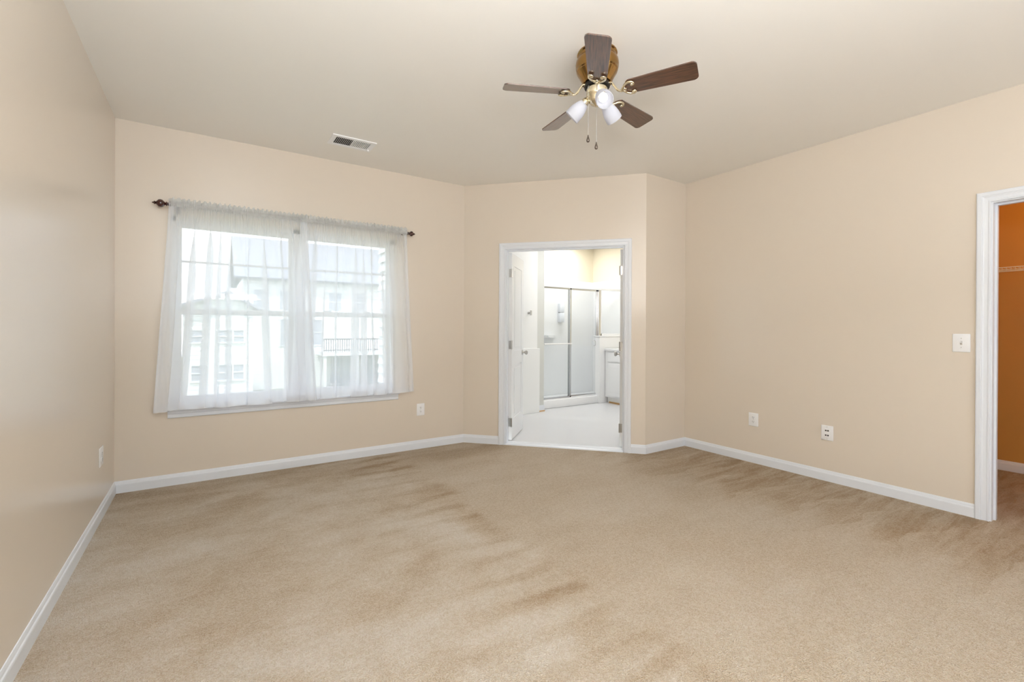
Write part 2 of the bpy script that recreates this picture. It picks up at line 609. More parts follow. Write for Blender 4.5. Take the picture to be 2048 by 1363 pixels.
bm = NB(); casing(bm, 0.459, 1.672, 2.043)
o = struct('trim_1', bm, M['trim'], 'white moulded casing around the bathroom doorway', loc=(X2, YB, 0), rotz=DA)
bm = NB(); jamb(bm, 0.465, 1.666, 2.037, TH, stop=(0.02, 0.055))
struct('trim_2', bm, M['trim'], 'white jamb lining the bathroom doorway', loc=(X2, YB, 0), rotz=DA)
bm = NB(); casing(bm, -0.774, 0.012, 2.043)
struct('trim_3', bm, M['trim'], 'white moulded casing around the closet doorway', loc=(XR, 0, 0), rotz=R(-90))
bm = NB(); jamb(bm, -0.766, 0.004, 2.037, TH, jt=0.016)
struct('trim_4', bm, M['trim'], 'white jamb lining the closet doorway', loc=(XR, 0, 0), rotz=R(-90))


# ------------------------------------------------------------------ bathroom doors
def slab_door(bm, wd, ht, t, flip=1):
    """leaf along +x from the hinge, thickness from y=0 to y=t, with two raised panels pressed into both faces"""
    box(bm, 0, wd, 0.006, t-0.006, 0, ht)
    st = 0.105
    for y0, y1 in ((0, 0.006), (t-0.006, t)):
        box(bm, 0, st, y0, y1, 0, ht)
        box(bm, wd-st, wd, y0, y1, 0, ht)
        for z0, z1 in ((0, 0.22), (0.80, 0.95), (ht-0.13, ht)):
            box(bm, st, wd-st, y0, y1, z0, z1)
        for z0, z1 in ((0.26, 0.76), (0.99, ht-0.17)):
            yy = (0.0015, 0.006) if y0 == 0 else (t-0.006, t-0.0015)
            box(bm, st+0.035, wd-st-0.035, yy[0], yy[1], z0, z1, 0.0015, 1)


def knob(parent, x, t, z):
    for s, y in ((-1, 0), (1, t)):
        bm = NB()
        mt = Matrix.Translation((x, y, z)) @ Matrix.Rotation(R(90 if s < 0 else -90), 4, 'X')
        lathe(bm, [(0, 0.0), (0.030, 0.0), (0.030, 0.006), (0.012, 0.010), (0.010, 0.028), (0.020, 0.036), (0.027, 0.046), (0.027, 0.056), (0.019, 0.064), (0, 0.066)], 24, mt)
        tag(obj('door_knob', bm, M['steel'], parent, True), 'satin steel round door knob')


def hinges(parent, zs, x, y):
    for z in zs:
        bm = NB()
        box(bm, x-0.0015, x+0.001, y+0.001, y+0.032, z-0.045, z+0.045)
        box(bm, x-0.034, x-0.003, y-0.0015, y+0.0005, z-0.045, z+0.045)
        tube(bm, [(x-0.005, y-0.004, z-0.047), (x-0.005, y-0.004, z+0.047)], 0.006, 10)
        obj('hinge', bm, M['steel'], parent, True)


LW = 0.594
BF = 0.012           # bathroom floor level
wallm = Matrix.Translation((X2, YB, 0)) @ Matrix.Rotation(DA, 4, 'Z')
# left leaf stands at a right angle to the slanted wall, its face towards the opening
p = wallm @ Vector((0.465+0.036, 0.126, 0.022))
t = thing('door_1', 'white panelled bathroom door leaf swung open at the left jamb', 'door', p, DA+R(90), kind='structure')
bm = NB(); slab_door(bm, LW, 2.005, 0.035); obj('door_leaf', bm, M['door'], t)
knob(t, LW-0.06, 0.035, 0.915)
hinges(t, (0.19, 1.02, 1.79), -0.0005, 0.0015)
p = wallm @ Vector((1.666-0.001, 0.126, 0.022))
t = thing('door_2', 'white panelled bathroom door leaf swung open at the right jamb', 'door', p, DA+R(90), kind='structure')
bm = NB(); slab_door(bm, LW, 2.005, 0.035); obj('door_leaf', bm, M['door'], t)
knob(t, LW-0.06, 0.035, 0.915)
for z in (0.19, 1.02, 1.79):
    bm = NB()
    box(bm, -0.0015, 0.0005, 0.002, 0.033, z-0.045, z+0.045)
    tube(bm, [(-0.004, 0.039, z-0.047), (-0.004, 0.039, z+0.047)], 0.006, 10)
    obj('hinge', bm, M['steel'], t, True)
# threshold strip
bm = NB()
prism(bm, [(0.0, 0.0), (0.012, 0.010), (0.03, 0.014), (0.05, 0.014), (0.06, 0.012), (0.06, 0)], lambda q, s: Vector((s, q[0]-0.005, q[1])), 0.467, 1.664)
struct('trim_5', bm, M['trim'], 'white threshold strip between carpet and bathroom floor', loc=(X2, YB, 0), rotz=DA)

# ------------------------------------------------------------------ bathroom shell
BXR, BYB, BXL = 6.0, 6.35, 2.45
bpts = [(X2+0.09, YB+0.088), (X3+0.082, Y3+TH+0.0), (BXR+TH, Y3+TH), (BXR+TH, BYB+TH), (BXL-TH, BYB+TH), (BXL-TH, YB+0.16)]
struct('floor_bath', poly_slab(bpts, -0.1, BF), M['vinyl'], 'white glossy vinyl floor of the bathroom')
struct('ceiling_bath', poly_slab(bpts, H, H+0.1), M['bathw'], 'white bathroom ceiling')
bm = NB(); box(bm, BXL, BXR+TH, BYB, BYB+TH, 0, H); struct('wall_bath_back', bm, M['bathbeige'], 'cream bathroom wall above the shower surround')
bm = NB(); box(bm, BXR, BXR+TH, Y3+TH, BYB, 0, H); struct('wall_bath_right', bm, M['bathbeige'], 'cream bathroom wall beside the vanity')
bm = NB(); box(bm, XR+TH, BXR, Y3, Y3+TH, 0, H); struct('wall_bath_near', bm, M['bathw'], 'bathroom wall backing onto the closet')
bm = NB(); box(bm, BXL-0.02, BXL, YB+0.16, 5.33, 0, H); struct('wall_bath_left', bm, M['bathw'], 'white bathroom wall left of its doorway')
bm = NB(); box(bm, BXL, 3.955, 5.33, 5.42, 0, H); struct('wall_bath_middle', bm, M['bathw'], 'white bathroom wall seen beyond the open door leaf')
bm = NB(); box(bm, 3.955, 4.115, 5.38, 5.50, 0, H); struct('wall_bath_stub', bm, M['bathgrey'], 'pale grey wall end beside the shower')
bm = NB(); box(bm, BXL, 3.985, 5.305, 5.33, BF, 0.935, 0.004, 1)
struct('trim_6', bm, M['bathw'], 'white half-height wall panel beyond the open door leaf')
bm = NB(); box(bm, 3.985, 4.118, 5.363, 5.38, BF, 0.10, 0.004, 1)
struct('baseboard_bath', bm, M['trim'], 'white baseboard on the pale grey wall end')
bm = NB(); box(bm, 3.99, 4.12, 5.355, 5.363, BF, 0.026)
struct('trim_7', bm, M['wood_raw'], 'bare wood strip at the foot of the grey wall end')

# towel hook on the white wall
t = thing('towel_hook', 'small chrome towel post on the white bathroom wall', 'towel hook', (3.80, 5.33, 1.44), 0)
bm = NB(); lathe(bm, [(0, 0), (0.02, 0), (0.02, 0.006), (0.009, 0.010), (0.008, 0.05), (0, 0.05)], 16, Matrix.Rotation(R(90), 4, 'X')); obj('post', bm, M['steel'], t, True)
bm = NB(); box(bm, -0.012, 0.012, -0.066, -0.046, -0.035, 0.035, 0.004); obj('end_cap', bm, M['steel'], t)

# shower stall
SY, SX0, SX1 = 5.50, 4.115, 5.34
t = thing('shower_stall', 'white shower stall with chrome framed sliding glass doors', 'shower', (SX0, SY, BF))
stall = t
oy = lambda x, y, z: (x-SX0, y-SY, z-BF)


def sbox(bm, x0, x1, y0, y1, z0, z1, bev=0.0):
    a, b = oy(x0, y0, z0), oy(x1, y1, z1)
    box(bm, a[0], b[0], a[1], b[1], a[2], b[2], bev)


bm = NB(); sbox(bm, SX0, SX1-0.02, SY-0.02, SY+0.08, BF, 0.135, 0.012); obj('curb', bm, M['acrylic'], t, True)
bm = NB(); sbox(bm, SX0, BXR, SY+0.08, BYB, BF, 0.06); obj('tray', bm, M['acrylic'], t)
bm = NB()
sbox(bm, SX0, BXR-0.02, BYB-0.02, BYB, 0.06, 2.075, 0.005)
sbox(bm, BXR-0.02, BXR, SY+0.08, BYB, 0.06, 2.075, 0.005)
sbox(bm, SX0-0.02, SX0, SY, BYB, 0.06, 2.075)
obj('surround', bm, M['acrylic'], t)
for nm, x0, x1, y in (('fixed_door', 4.155, 4.745, SY+0.015), ('sliding_door', 4.715, 5.325, SY+0.045)):
    d = NB(); sbox(d, x0+0.02, x1-0.02, y-0.003, y+0.003, 0.165, 1.83)
    g = obj(nm, d, M['showerglass'], t)
    d = NB()
    for a, b in ((x0, x0+0.022), (x1-0.022, x1)):
        sbox(d, a, b, y-0.011, y+0.011, 0.150, 1.85)
    sbox(d, x0, x1, y-0.011, y+0.011, 0.150, 0.172); sbox(d, x0, x1, y-0.011, y+0.011, 1.828, 1.85)
    obj('door_frame', d, M['chrome'], g)
    d = NB()
    if nm == 'fixed_door':
        tube(d, [oy(x0+0.03, y-0.05, 0.985), oy(x1-0.02, y-0.05, 0.985)], 0.008)
        for xx in (x0+0.035, x1-0.025):
            tube(d, [oy(xx, y-0.05, 0.985), oy(xx, y-0.008, 0.985)], 0.006)
        obj('towel_bar', d, M['wire'], g, True)
    else:
        tube(d, spline([oy(x1-0.07, y-0.004, 1.03), oy(x1-0.07, y-0.04, 1.02), oy(x1-0.07, y-0.045, 0.985), oy(x1-0.07, y-0.04, 0.95), oy(x1-0.07, y-0.004, 0.94)]), 0.006)
        obj('pull_handle', d, M['chrome'], g, True)
bm = NB()
sbox(bm, SX0, BXR, SY-0.002, SY+0.062, 1.85, 1.885, 0.004)
sbox(bm, SX0, SX1, SY+0.0, SY+0.062, 0.135, 0.150)
sbox(bm, SX0, SX0+0.035, SY, SY+0.06, 0.135, 1.85)
obj('track', bm, M['acrylic'], t)
bm = NB(); sbox(bm, SX1-0.012, SX1+0.028, SY-0.004, SY+0.064, 0.135, 1.85); obj('strike_post', bm, M['chrome'], t)
bm = NB(); sbox(bm, SX1+0.03, BXR, SY+0.025, SY+0.031, 1.14, 1.83); g = obj('fixed_panel', bm, M['showerglass'], t)
bm = NB()
sbox(bm, SX1+0.028, SX1+0.06, SY+0.01, SY+0.05, 1.105, 1.85)
sbox(bm, SX1+0.028, BXR, SY+0.01, SY+0.05, 1.105, 1.14)
obj('panel_frame', bm, M['acrylic'], g)
bm = NB(); sbox(bm, SX1-0.04, BXR, SY-0.05, SY+0.08, BF, 1.09, 0.004); sbox(bm, SX1-0.05, BXR, SY-0.06, SY+0.09, 1.09, 1.105, 0.004)
obj('half_wall', bm, M['acrylic'], t)
# soap dispenser and corner shelf inside the shower
t = thing('soap_dispenser', 'white soap dispenser on the back wall inside the shower', 'dispenser', (5.19, BYB-0.02, 1.33))
bm = NB(); box(bm, -0.05, 0.05, -0.07, 0, 0, 0.165, 0.012); obj('lower_tank', bm, M['trim'], t, True)
bm = NB(); box(bm, -0.05, 0.05, -0.07, 0, 0.172, 0.335, 0.012); obj('upper_tank', bm, M['trim'], t, True)
bm = NB()
prism(bm, [(0, 0), (0.24, 0), (0.2, -0.09), (0.1, -0.14), (0.04, -0.15), (0, -0.15)], lambda q, z: Vector(oy(4.82+q[0], BYB-0.02+q[1], z)), 1.06, 1.10)
obj('soap_shelf', bm, M['acrylic'], stall)

# vanity
VX, VY0, VY1, VZ = 5.42, 3.35, SY-0.062, 0.90
t = thing('vanity_cabinet', 'white vanity cabinet seen through the bathroom doorway', 'vanity', (VX, VY1, BF), R(-90))
# local x runs from the shower towards the camera, y into the cabinet
L_ = VY1-VY0
bm = NB(); box(bm, 0, L_, 0.0, BXR-VX-0.02, 0.10, VZ-0.04-BF); obj('body', bm, M['acrylic'], t)
bm = NB(); box(bm, 0, L_, 0.06, BXR-VX-0.02, 0, 0.10); obj('toe_kick', bm, M['bathw'], t)
bm = NB(); box(bm, 0.04, L_, 0.045, 0.06, 0, 0.022); tag(obj('base_strip', bm, M['wood_raw'], t), 'bare wood strip under the cabinet')
bm = NB(); box(bm, -0.0, L_, -0.025, BXR-VX-0.02, VZ-0.04-BF, VZ-BF, 0.006); obj('countertop', bm, M['acrylic'], t, True)
x = 0.06
for k in range(4):
    x1 = x+0.46
    bm = NB(); box(bm, x, x1, -0.018, 0, 0.68, 0.83, 0.004); d = obj('drawer', bm, M['acrylic'], t)
    bm = NB(); box(bm, x, x1, -0.018, 0, 0.13, 0.655, 0.004); box(bm, x+0.06, x1-0.06, -0.021, -0.017, 0.19, 0.595, 0.002); d = obj('door', bm, M['acrylic'], t)
    x = x1+0.03
# bathroom ceiling lamp (out of the picture, lights the room)
t = thing('bathroom_ceiling_lamp', 'flat white ceiling lamp in the bathroom', 'ceiling lamp', (4.6, 4.55, H))
bm = NB(); box(bm, -0.62, 0.62, -0.32, 0.32, -0.05, 0, 0.01); obj('housing', bm, M['white'], t)

# ------------------------------------------------------------------ closet
KX = 5.82
bm = NB(); box(bm, KX, KX+TH, -0.95, 1.75, 0, H); struct('wall_closet_back', bm, M['orange'], 'orange closet wall behind the wire shelf')
bm = NB(); box(bm, XR+TH, KX, 1.65, 1.75, 0, H); struct('wall_closet_left', bm, M['orange'], 'end wall of the closet')
bm = NB(); box(bm, XR+TH, KX, -0.95, -0.85, 0, H); struct('wall_closet_right', bm, M['orange'], 'end wall of the closet towards the camera')
bm = NB(); box(bm, XR+TH, KX, -0.85, 1.65, 2.6, 2.7); struct('ceiling_closet', bm, M['ceil'], 'closet ceiling')
bm = NB(); prism(bm, BP, lambda q, s: Vector((KX-q[0], s, q[1])), -0.85, 1.65)
struct('baseboard_closet_back', bm, M['trim'], 'white baseboard inside the closet')
t = thing('closet_bulb', 'bare warm bulb on the closet ceiling', 'lamp', (5.0, 0.35, 2.6))
bm = NB(); lathe(bm, [(0, 0), (0.055, 0), (0.05, -0.03), (0.025, -0.045), (0.022, -0.07), (0, -0.07)], 20); obj('socket', bm, M['white'], t, True)
# wire shelf
t = thing('wire_closet_shelf', 'white coated wire shelf along the orange closet wall', 'shelf', (KX, 0.4, 1.745))
bm = NB()
for xx, zz in ((-0.005, 0), (-0.15, -0.004), (-0.30, 0), (-0.30, -0.034)):
    tube(bm, [(xx, -1.2, zz), (xx, 1.2, zz)], 0.0035, 8)
obj('rail_wires', bm, M['wire'], t, True)
bm = NB()
for k in range(95):
    y = -1.19 + k*0.0253
    tube(bm, [(-0.003, y, 0.003), (-0.298, y, 0.003), (-0.3025, y, 0), (-0.3025, y, -0.034)], 0.0014, 5)
obj('cross_wires', bm, M['wire'], t, True)
for y in (-0.75, -0.1):
    bm = NB(); tube(bm, [(-0.29, y, -0.004), (-0.003, y, -0.28)], 0.005, 8); box(bm, -0.008, 0, y-0.008, y+0.008, -0.31, -0.26); obj('brace', bm, M['wire'], t, True)

# ------------------------------------------------------------------ window
t = thing('window_1', 'white double window behind the sheer curtains', 'window', (0, YB, 0), kind='structure')
bm = NB()
FY0, FY1 = 0.075, 0.15
fr = 0.035
for a, b in ((WX0, WX0+fr), (WX1-fr, WX1), (0.632, 0.702)):
    box(bm, a, b, FY0, FY1, WZ0, WZ1)
for a, b in ((WZ0, WZ0+fr+0.01), (WZ1-fr, WZ1)):
    box(bm, WX0, WX1, FY0, FY1, a, b)
obj('window_frame', bm, M['winvinyl'], t)
for xa, xb in ((WX0+fr, 0.632), (0.702, WX1-fr)):
    for nm, za, zb, y in (('lower_sash', WZ0+fr+0.01, 1.362, FY0+0.012), ('upper_sash', 1.318, WZ1-fr, FY0+0.042)):
        bm = NB()
        s = 0.035
        box(bm, xa, xa+s, y, y+0.028, za, zb); box(bm, xb-s, xb, y, y+0.028, za, zb)
        box(bm, xa+s, xb-s, y, y+0.028, za, za+(0.05 if nm == 'lower_sash' else 0.038)); box(bm, xa+s, xb-s, y, y+0.028, zb-0.038, zb)
        if nm == 'upper_sash':
            box(bm, xa+s, xb-s, y+0.008, y+0.02, 1.735, 1.752)
        so = obj(nm, bm, M['winvinyl'], t)
        bm = NB(); box(bm, xa+s-0.004, xb-s+0.004, y+0.012, y+0.016, za+0.03, zb-0.03); obj('pane', bm, M['glass'], so)
        if nm == 'lower_sash':
            bm = NB()
            for q in (0.28, 0.72):
                xx = xa+(xb-xa)*q
                box(bm, xx-0.03, xx+0.03, y-0.006, y+0.012, zb, zb+0.012, 0.003)
            obj('sash_lock', bm, M['winvinyl'], so)
bm = NB()
box(bm, WX0-0.03, WX1+0.03, -0.032, 0.085, WZ0-0.003, WZ0+0.017, 0.005)
obj('window_stool', bm, M['trim'], t, True)
bm = NB()
prism(bm, [(0, 0), (-0.009, 0), (-0.013, 0.006), (-0.013, 0.03), (-0.016, 0.036), (-0.016, 0.055), (0, 0.055)],
      lambda q, s: Vector((s, q[0], WZ0-0.058+q[1])), WX0-0.01, WX1+0.02)
obj('window_apron', bm, M['trim'], t)

# ------------------------------------------------------------------ curtain rod
ROD_Y, ROD_Z = YB-0.085, 2.142
RX0, RX1 = -0.235, 1.618
t = thing('curtain_rod', 'curtain rod with turned dark wood finials above the window', 'curtain rod', (RX0, ROD_Y, ROD_Z))
bm = NB(); tube(bm, [(-0.02, 0, 0), (RX1-RX0+0.015, 0, 0)], 0.011, 16); obj('rod', bm, M['rod'], t, True)
FP = [(0, -0.0), (0.016, 0.0), (0.019, 0.008), (0.012, 0.016), (0.008, 0.020), (0.016, 0.024), (0.017, 0.028), (0.008, 0.032), (0.014, 0.038),
      (0.027, 0.050), (0.030, 0.062), (0.027, 0.074), (0.014, 0.086), (0.008, 0.091), (0.014, 0.096), (0.010, 0.102), (0.005, 0.106), (0.004, 0.112), (0, 0.114)]
FP = [(r, z) for r, z in FP]
bm = NB(); lathe(bm, FP, 24, Matrix.Translation((-0.0, 0, 0)) @ Matrix.Rotation(R(-90), 4, 'Y')); tag(obj('finial', bm, M['mahog'], t, True, 60), 'dark reddish turned finial')
FQ = [(r*0.85, z*0.75) for r, z in FP]
bm = NB(); lathe(bm, FQ, 24, Matrix.Translation((RX1-RX0, 0, 0)) @ Matrix.Rotation(R(90), 4, 'Y')); tag(obj('finial', bm, M['mahog'], t, True, 60), 'dark reddish turned finial')
for x in (0.04, (RX1-RX0)/2, RX1-RX0-0.05):
    bm = NB(); box(bm, x-0.008, x+0.008, 0.0, 0.085, -0.024, -0.011); box(bm, x-0.014, x+0.014, 0.078, 0.085, -0.055, 0.02); obj('bracket', bm, M['rod'], t)


# ------------------------------------------------------------------ sheer curtains
def curtain(name, label, tx0, tx1, bx0, bx1, nf, seed, zb, ybase):
    rnd = random.Random(seed)
    ph = [rnd.uniform(0, 2*PI) for _ in range(12)]
    NS, NT = 420, 46
    ztop = ROD_Z-0.016

    def fold(s):
        return 2*PI*nf*s + 1.9*math.sin(2*PI*1.7*s+ph[0]) + 0.9*math.sin(2*PI*3.9*s+ph[1])

    def amp(s):
        return 0.72 + 0.34*math.sin(2*PI*3.7*s+ph[2]) * math.sin(2*PI*1.3*s+ph[3])

    def point_(s, tt):
        g = max(0.0, 1-tt/0.14)                     # tight gathers just under the rod
        k = min(1.0, max(0.0, (tt+0.03+0.05*math.sin(37*s+ph[11]))/(0.34+0.12*math.sin(23*s+ph[9]))))
        k = k*k*(3-2*k)
        edge = min(1.0, 9*s, 9*(1-s))
        a = amp(s)*k*(0.8+0.25*tt)*edge
        f = fold(s) + 0.45*math.sin(2.2*tt+ph[4]+9*s)*(0.4+tt) + 0.35*math.sin(4.1*tt+ph[10]+17*s)
        W = (tx1-tx0)
        x = (tx0+(tx1-tx0)*s)*(1-tt) + (bx0+(bx1-bx0)*s)*tt
        x += a*3.9*W/(2*PI*nf)*math.sin(f) + 0.004*g*math.sin(2*PI*nf*6.3*s+ph[5])
        y = ybase - 0.021*a*math.cos(f) - 0.006*g*math.sin(2*PI*nf*5.1*s+ph[6]) - 0.012*(1-k)
        y += 0.004*math.sin(2*PI*nf*2.3*s+ph[7])*k
        return Vector((x, y, 0))
    t = thing(name, label, 'curtain', ((tx0+tx1)/2, ybase, ROD_Z), 0)
    org = Vector(((tx0+tx1)/2, ybase, ROD_Z))

    def hemz(s):
        return zb + 0.006*math.sin(fold(s)*0.5+ph[8]) + 0.004*math.sin(2*PI*2*s+ph[9])
    bm = NB()
    g = []
    for j in range(NT+1):
        tt = j/NT
        row = []
        for i in range(NS+1):
            s = i/NS
            v = point_(s, tt)
            v.z = ztop + (hemz(s)-ztop)*tt
            row.append(bm.verts.new(v-org))
        g.append(row)
    for j in range(NT):
        for i in range(NS):
            bm.faces.new((g[j][i], g[j][i+1], g[j+1][i+1], g[j+1][i]))
    o = obj('panel', bm, M['sheer'], t, True, 80)
    # doubled hem and side hems
    bm = NB()
    g = []
    for j in range(4):
        row = []
        for i in range(NS+1):
            s = i/NS
            z0 = hemz(s); z = z0+0.052*j/3
            tt = (z-ztop)/(hemz(s)-ztop)
            v = point_(s, tt); v.z = z; v.y += 0.003
            row.append(bm.verts.new(v-org))
        g.append(row)
    for j in range(3):
        for i in range(NS):
            bm.faces.new((g[j][i], g[j][i+1], g[j+1][i+1], g[j+1][i]))
    for s0, s1 in ((0.0, 0.03), (0.97, 1.0)):
        gg = []
        for j in range(NT+1):
            tt = j/NT
            row = []
            for i in range(7):
                s = s0+(s1-s0)*i/6
                v = point_(s, tt); v.z = ztop+(hemz(s)-ztop)*tt; v.y += 0.003
                row.append(bm.verts.new(v-org))
            gg.append(row)
        for j in range(NT):
            for i in range(6):
                bm.faces.new((gg[j][i], gg[j][i+1], gg[j+1][i+1], gg[j+1][i]))
    obj('hem', bm, M['hem'], t, True, 80)
    # rod pocket: cloth gathered round the rod, with a ruffled heading above
    NP = 620
    prof = [(-0.005, -0.017), (-0.0155, -0.010), (-0.018, 0.0), (-0.0155, 0.010), (-0.004, 0.016), (-0.004, 0.030), (-0.006, 0.046)]
    prof2 = [(0.005, -0.017), (0.0155, -0.010), (0.018, 0.0), (0.0155, 0.010), (0.004, 0.016), (0.004, 0.030), (0.005, 0.044)]
    bm = NB()
    for pr, pp in ((prof, 0), (prof2, 3)):
        rows = []
        jit = [rnd.uniform(-1, 1) for _ in range(NP+1)]
        for j, (dy, dz) in enumerate(pr):
            row = []
            for i in range(NP+1):
                s = i/NP
                q = jit[i]
                a = math.sin(2*PI*NP/7.3*s+ph[pp]) + 0.8*q
                x = tx0+(tx1-tx0)*s + 0.0022*q*(1+j*0.25)
                top = max(0, j-4)/2
                y = ROD_Y + dy + (0.0022+0.011*top)*a
                z = ROD_Z + dz + top*0.008*math.sin(2*PI*29*s+ph[pp+1]) + top*0.009*q
                row.append(bm.verts.new(Vector((x, y, z))-org))
            rows.append(row)
        for j in range(len(pr)-1):
            for i in range(NP):
                bm.faces.new((rows[j][i], rows[j][i+1], rows[j+1][i+1], rows[j+1][i]))
    obj('rod_pocket', bm, M['ruffle'], t, True, 80)
    return t


curtain('sheer_curtain', 'white sheer curtain over the left half of the window', -0.245, 0.715, -0.337, 0.800, 10, 11, 0.588, ROD_Y-0.008)
curtain('sheer_curtain', 'white sheer curtain over the right half of the window, nearer the slanted wall', 0.665, 1.617, 0.585, 1.702, 10, 23, 0.592, ROD_Y+0.014)

# ------------------------------------------------------------------ ceiling fan
FX, FYc, FZB, FR = 1.792, 1.873, 2.515, 0.517
AZ0 = -133.4
t = thing('ceiling_fan', 'five blade antique brass ceiling fan with three lit frosted shades', 'ceiling fan', (FX, FYc, H))
z_ = lambda z: z-H
bm = NB()
lathe(bm, [(0, 0), (0.108, 0), (0.110, -0.008), (0.104, -0.014), (0.104, -0.030), (0.109, -0.034), (0.1155, -0.045), (0.118, -0.062), (0.117, -0.080),
           (0.112, -0.092), (0.113, -0.096), (0.109, -0.102), (0.110, -0.106), (0.103, -0.118), (0.090, -0.140), (0.082, -0.158), (0.078, -0.168), (0, -0.168)], 48)
obj('motor_housing', bm, M['brass'], t, True, 40)
bm = NB(); lathe(bm, [(0, -0.168), (0.068, -0.168), (0.070, -0.172), (0.070, -0.186), (0.066, -0.190), (0, -0.190)], 40); tag(obj('flywheel', bm, M['black'], t, True), 'black ring under the motor')
bm = NB()
lathe(bm, [(0, -0.190), (0.050, -0.190), (0.057, -0.196), (0.058, -0.225), (0.054, -0.236), (0.046, -0.246), (0.046, -0.262), (0.036, -0.276), (0.018, -0.284), (0.012, -0.292), (0, -0.295)], 40)
sw = obj('switch_housing', bm, M['palebrass'], t, True, 40)

# blades: local x radial, y tangential
PITCH = R(-13)


def blade_mesh():
    r0, r1, w0, w1 = 0.155, FR, 0.050, 0.0625
    pts = []
    for cx, cy, rr, a0, a1, in ((r1-0.022, -(w1-0.022), 0.022, -90, 0), (r1-0.022, w1-0.022, 0.022, 0, 90)):
        for k in range(9):
            a = R(a0+(a1-a0)*k/8)
            pts.append((cx+rr*math.cos(a), cy+rr*math.sin(a)))
    for k in range(13):
        a = R(90+180*k/12)
        pts.append((r0+0.03+0.03*math.cos(a)*1.0, w0*math.sin(a)))
    bm = NB()
    prism(bm, pts, lambda q, s: Vector((q[0] + 0.006*(1-(q[1]/w1)**2)*(1 if q[0] > r1-0.031 else 0), q[1], s)), 0.0, 0.0065)
    return bm


bl = obj('blade', blade_mesh(), M['blade'], t)


def iron_mesh():
    bm = NB()
    c, s_ = math.cos(PITCH), math.sin(PITCH)

    def P(x, y, z):          # point under the pitched blade
        return Vector((x, y*c - z*s_, y*s_ + z*c))
    zt = 2.565-FZB
    stem = spline([(0.062, 0, zt), (0.080, 0, zt-0.004), (0.098, 0, 0.024), (0.115, 0, -0.001), (0.131, 0, -0.012), (0.146, 0, -0.009)], 7)
    n = len(stem)
    tube(bm, stem, [0.0075 - 0.0015*math.sin(PI*i/(n-1)) for i in range(n)], 10)
    for sg in (-1, 1):
        pts = spline([P(0.138, 0, -0.010), P(0.150, sg*0.014, -0.008), P(0.160, sg*0.030, -0.007), P(0.178, sg*0.042, -0.007), P(0.197, sg*0.042, -0.008),
                      P(0.207, sg*0.033, -0.009), P(0.203, sg*0.023, -0.010), P(0.195, sg*0.023, -0.010)], 7)
        n = len(pts)
        tube(bm, pts, [0.0065 - 0.001*i/(n-1) for i in range(n)], 10)
        q = P(0.197, sg*0.027, -0.0095)
        ball(bm, q, 0.0095, 14)
    q = P(0.150, 0, -0.007); ball(bm, q, 0.011, 14, (1.5, 1.1, 0.6))
    return bm


ir = obj('blade_iron', iron_mesh(), M['palebrass'], t, True, 50)
for k in range(5):
    a = R(AZ0+72*k)
    b, i_ = (bl, ir) if k == 0 else (bl.copy(), ir.copy())
    if k:
        COL.objects.link(b); COL.objects.link(i_)
        b.parent = t; i_.parent = t
    b.location = (0, 0, FZB-H); b.rotation_euler = (PITCH, 0, a)
    i_.location = (0, 0, FZB-H); i_.rotation_euler = (0, 0, a)

# three shades
SH = [(0.018, 0.0), (0.024, 0.003), (0.031, 0.016), (0.0375, 0.034), (0.0425, 0.055), (0.0448, 0.075), (0.0455, 0.094), (0.0450, 0.103)]
for k in range(3):
    az = R(-117+120*k)
    tilt = R(42)
    d = Vector((math.cos(az)*math.cos(tilt), math.sin(az)*math.cos(tilt), -math.sin(tilt)))
    base = Vector((math.cos(az)*0.060, math.sin(az)*0.060, -0.250))
    rot = d.to_track_quat('Z', 'Y').to_matrix().to_4x4()
    mt = Matrix.Translation(base) @ rot
    bm = NB()
    tube(bm, spline([Vector((math.cos(az)*0.036, math.sin(az)*0.036, -0.226)), Vector((math.cos(az)*0.053, math.sin(az)*0.053, -0.236)), base - d*0.006, base + d*0.004], 6), 0.0085, 12)
    lathe(bm, [(0, -0.012), (0.014, -0.012), (0.021, -0.004), (0.0235, 0.004), (0.0235, 0.020), (0.0215, 0.022), (0, 0.022)], 24, mt)
    obj('lamp_holder', bm, M['palebrass'], t, True, 40)
    bm = NB()
    lathe(bm, [(r, z+0.012) for r, z in SH] + [(r-0.0025, z+0.012) for r, z in SH[::-1]], 36, mt)
    sh = obj('lamp_shade', bm, M['frost'], t, True, 60)
    bm = NB()
    lathe(bm, [(0, 0.022), (0.012, 0.022), (0.013, 0.040), (0.020, 0.056), (0.0245, 0.068), (0.023, 0.080), (0.014, 0.089), (0, 0.092)], 20, mt)
    obj('bulb', bm, M['bulb'], sh, True, 80)
# pull chains
for rr, az, zb in ((0.060, -133.8-50, 2.243), (0.061, -136, 2.193)):
    a = R(az)
    x, y = math.cos(a)*rr, math.sin(a)*rr
    bm = NB()
    zt = z_(2.545)
    tube(bm, [(x*0.9, y*0.9, zt+0.006), (x, y, zt), (x*1.02, y*1.02, zt-0.01)], 0.004, 8)
    zz = zt-0.01
    tube(bm, [(x*1.02, y*1.02, zz), (x*1.02, y*1.02, z_(zb)+0.03)], 0.0008, 6)
    while zz > z_(zb)+0.03:
        ball(bm, (x*1.02, y*1.02, zz), 0.0017, 6)
        zz -= 0.0042
    ch = obj('pull_chain', bm, M['steel'], t, True)
    bm = NB()
    lathe(bm, [(0, 0.030), (0.0025, 0.030), (0.003, 0.024), (0.008, 0.008), (0.0092, 0.001), (0.0075, -0.006), (0.003, -0.0095), (0, -0.010)], 18, Matrix.Translation((x*1.02, y*1.02, z_(zb)+0.005)))
    obj('chain_fob', bm, mat('dark_fob', (0.16, 0.13, 0.11), 0.2, 0.8) if 'dark_fob' not in bpy.data.materials else bpy.data.materials['dark_fob'], ch, True)

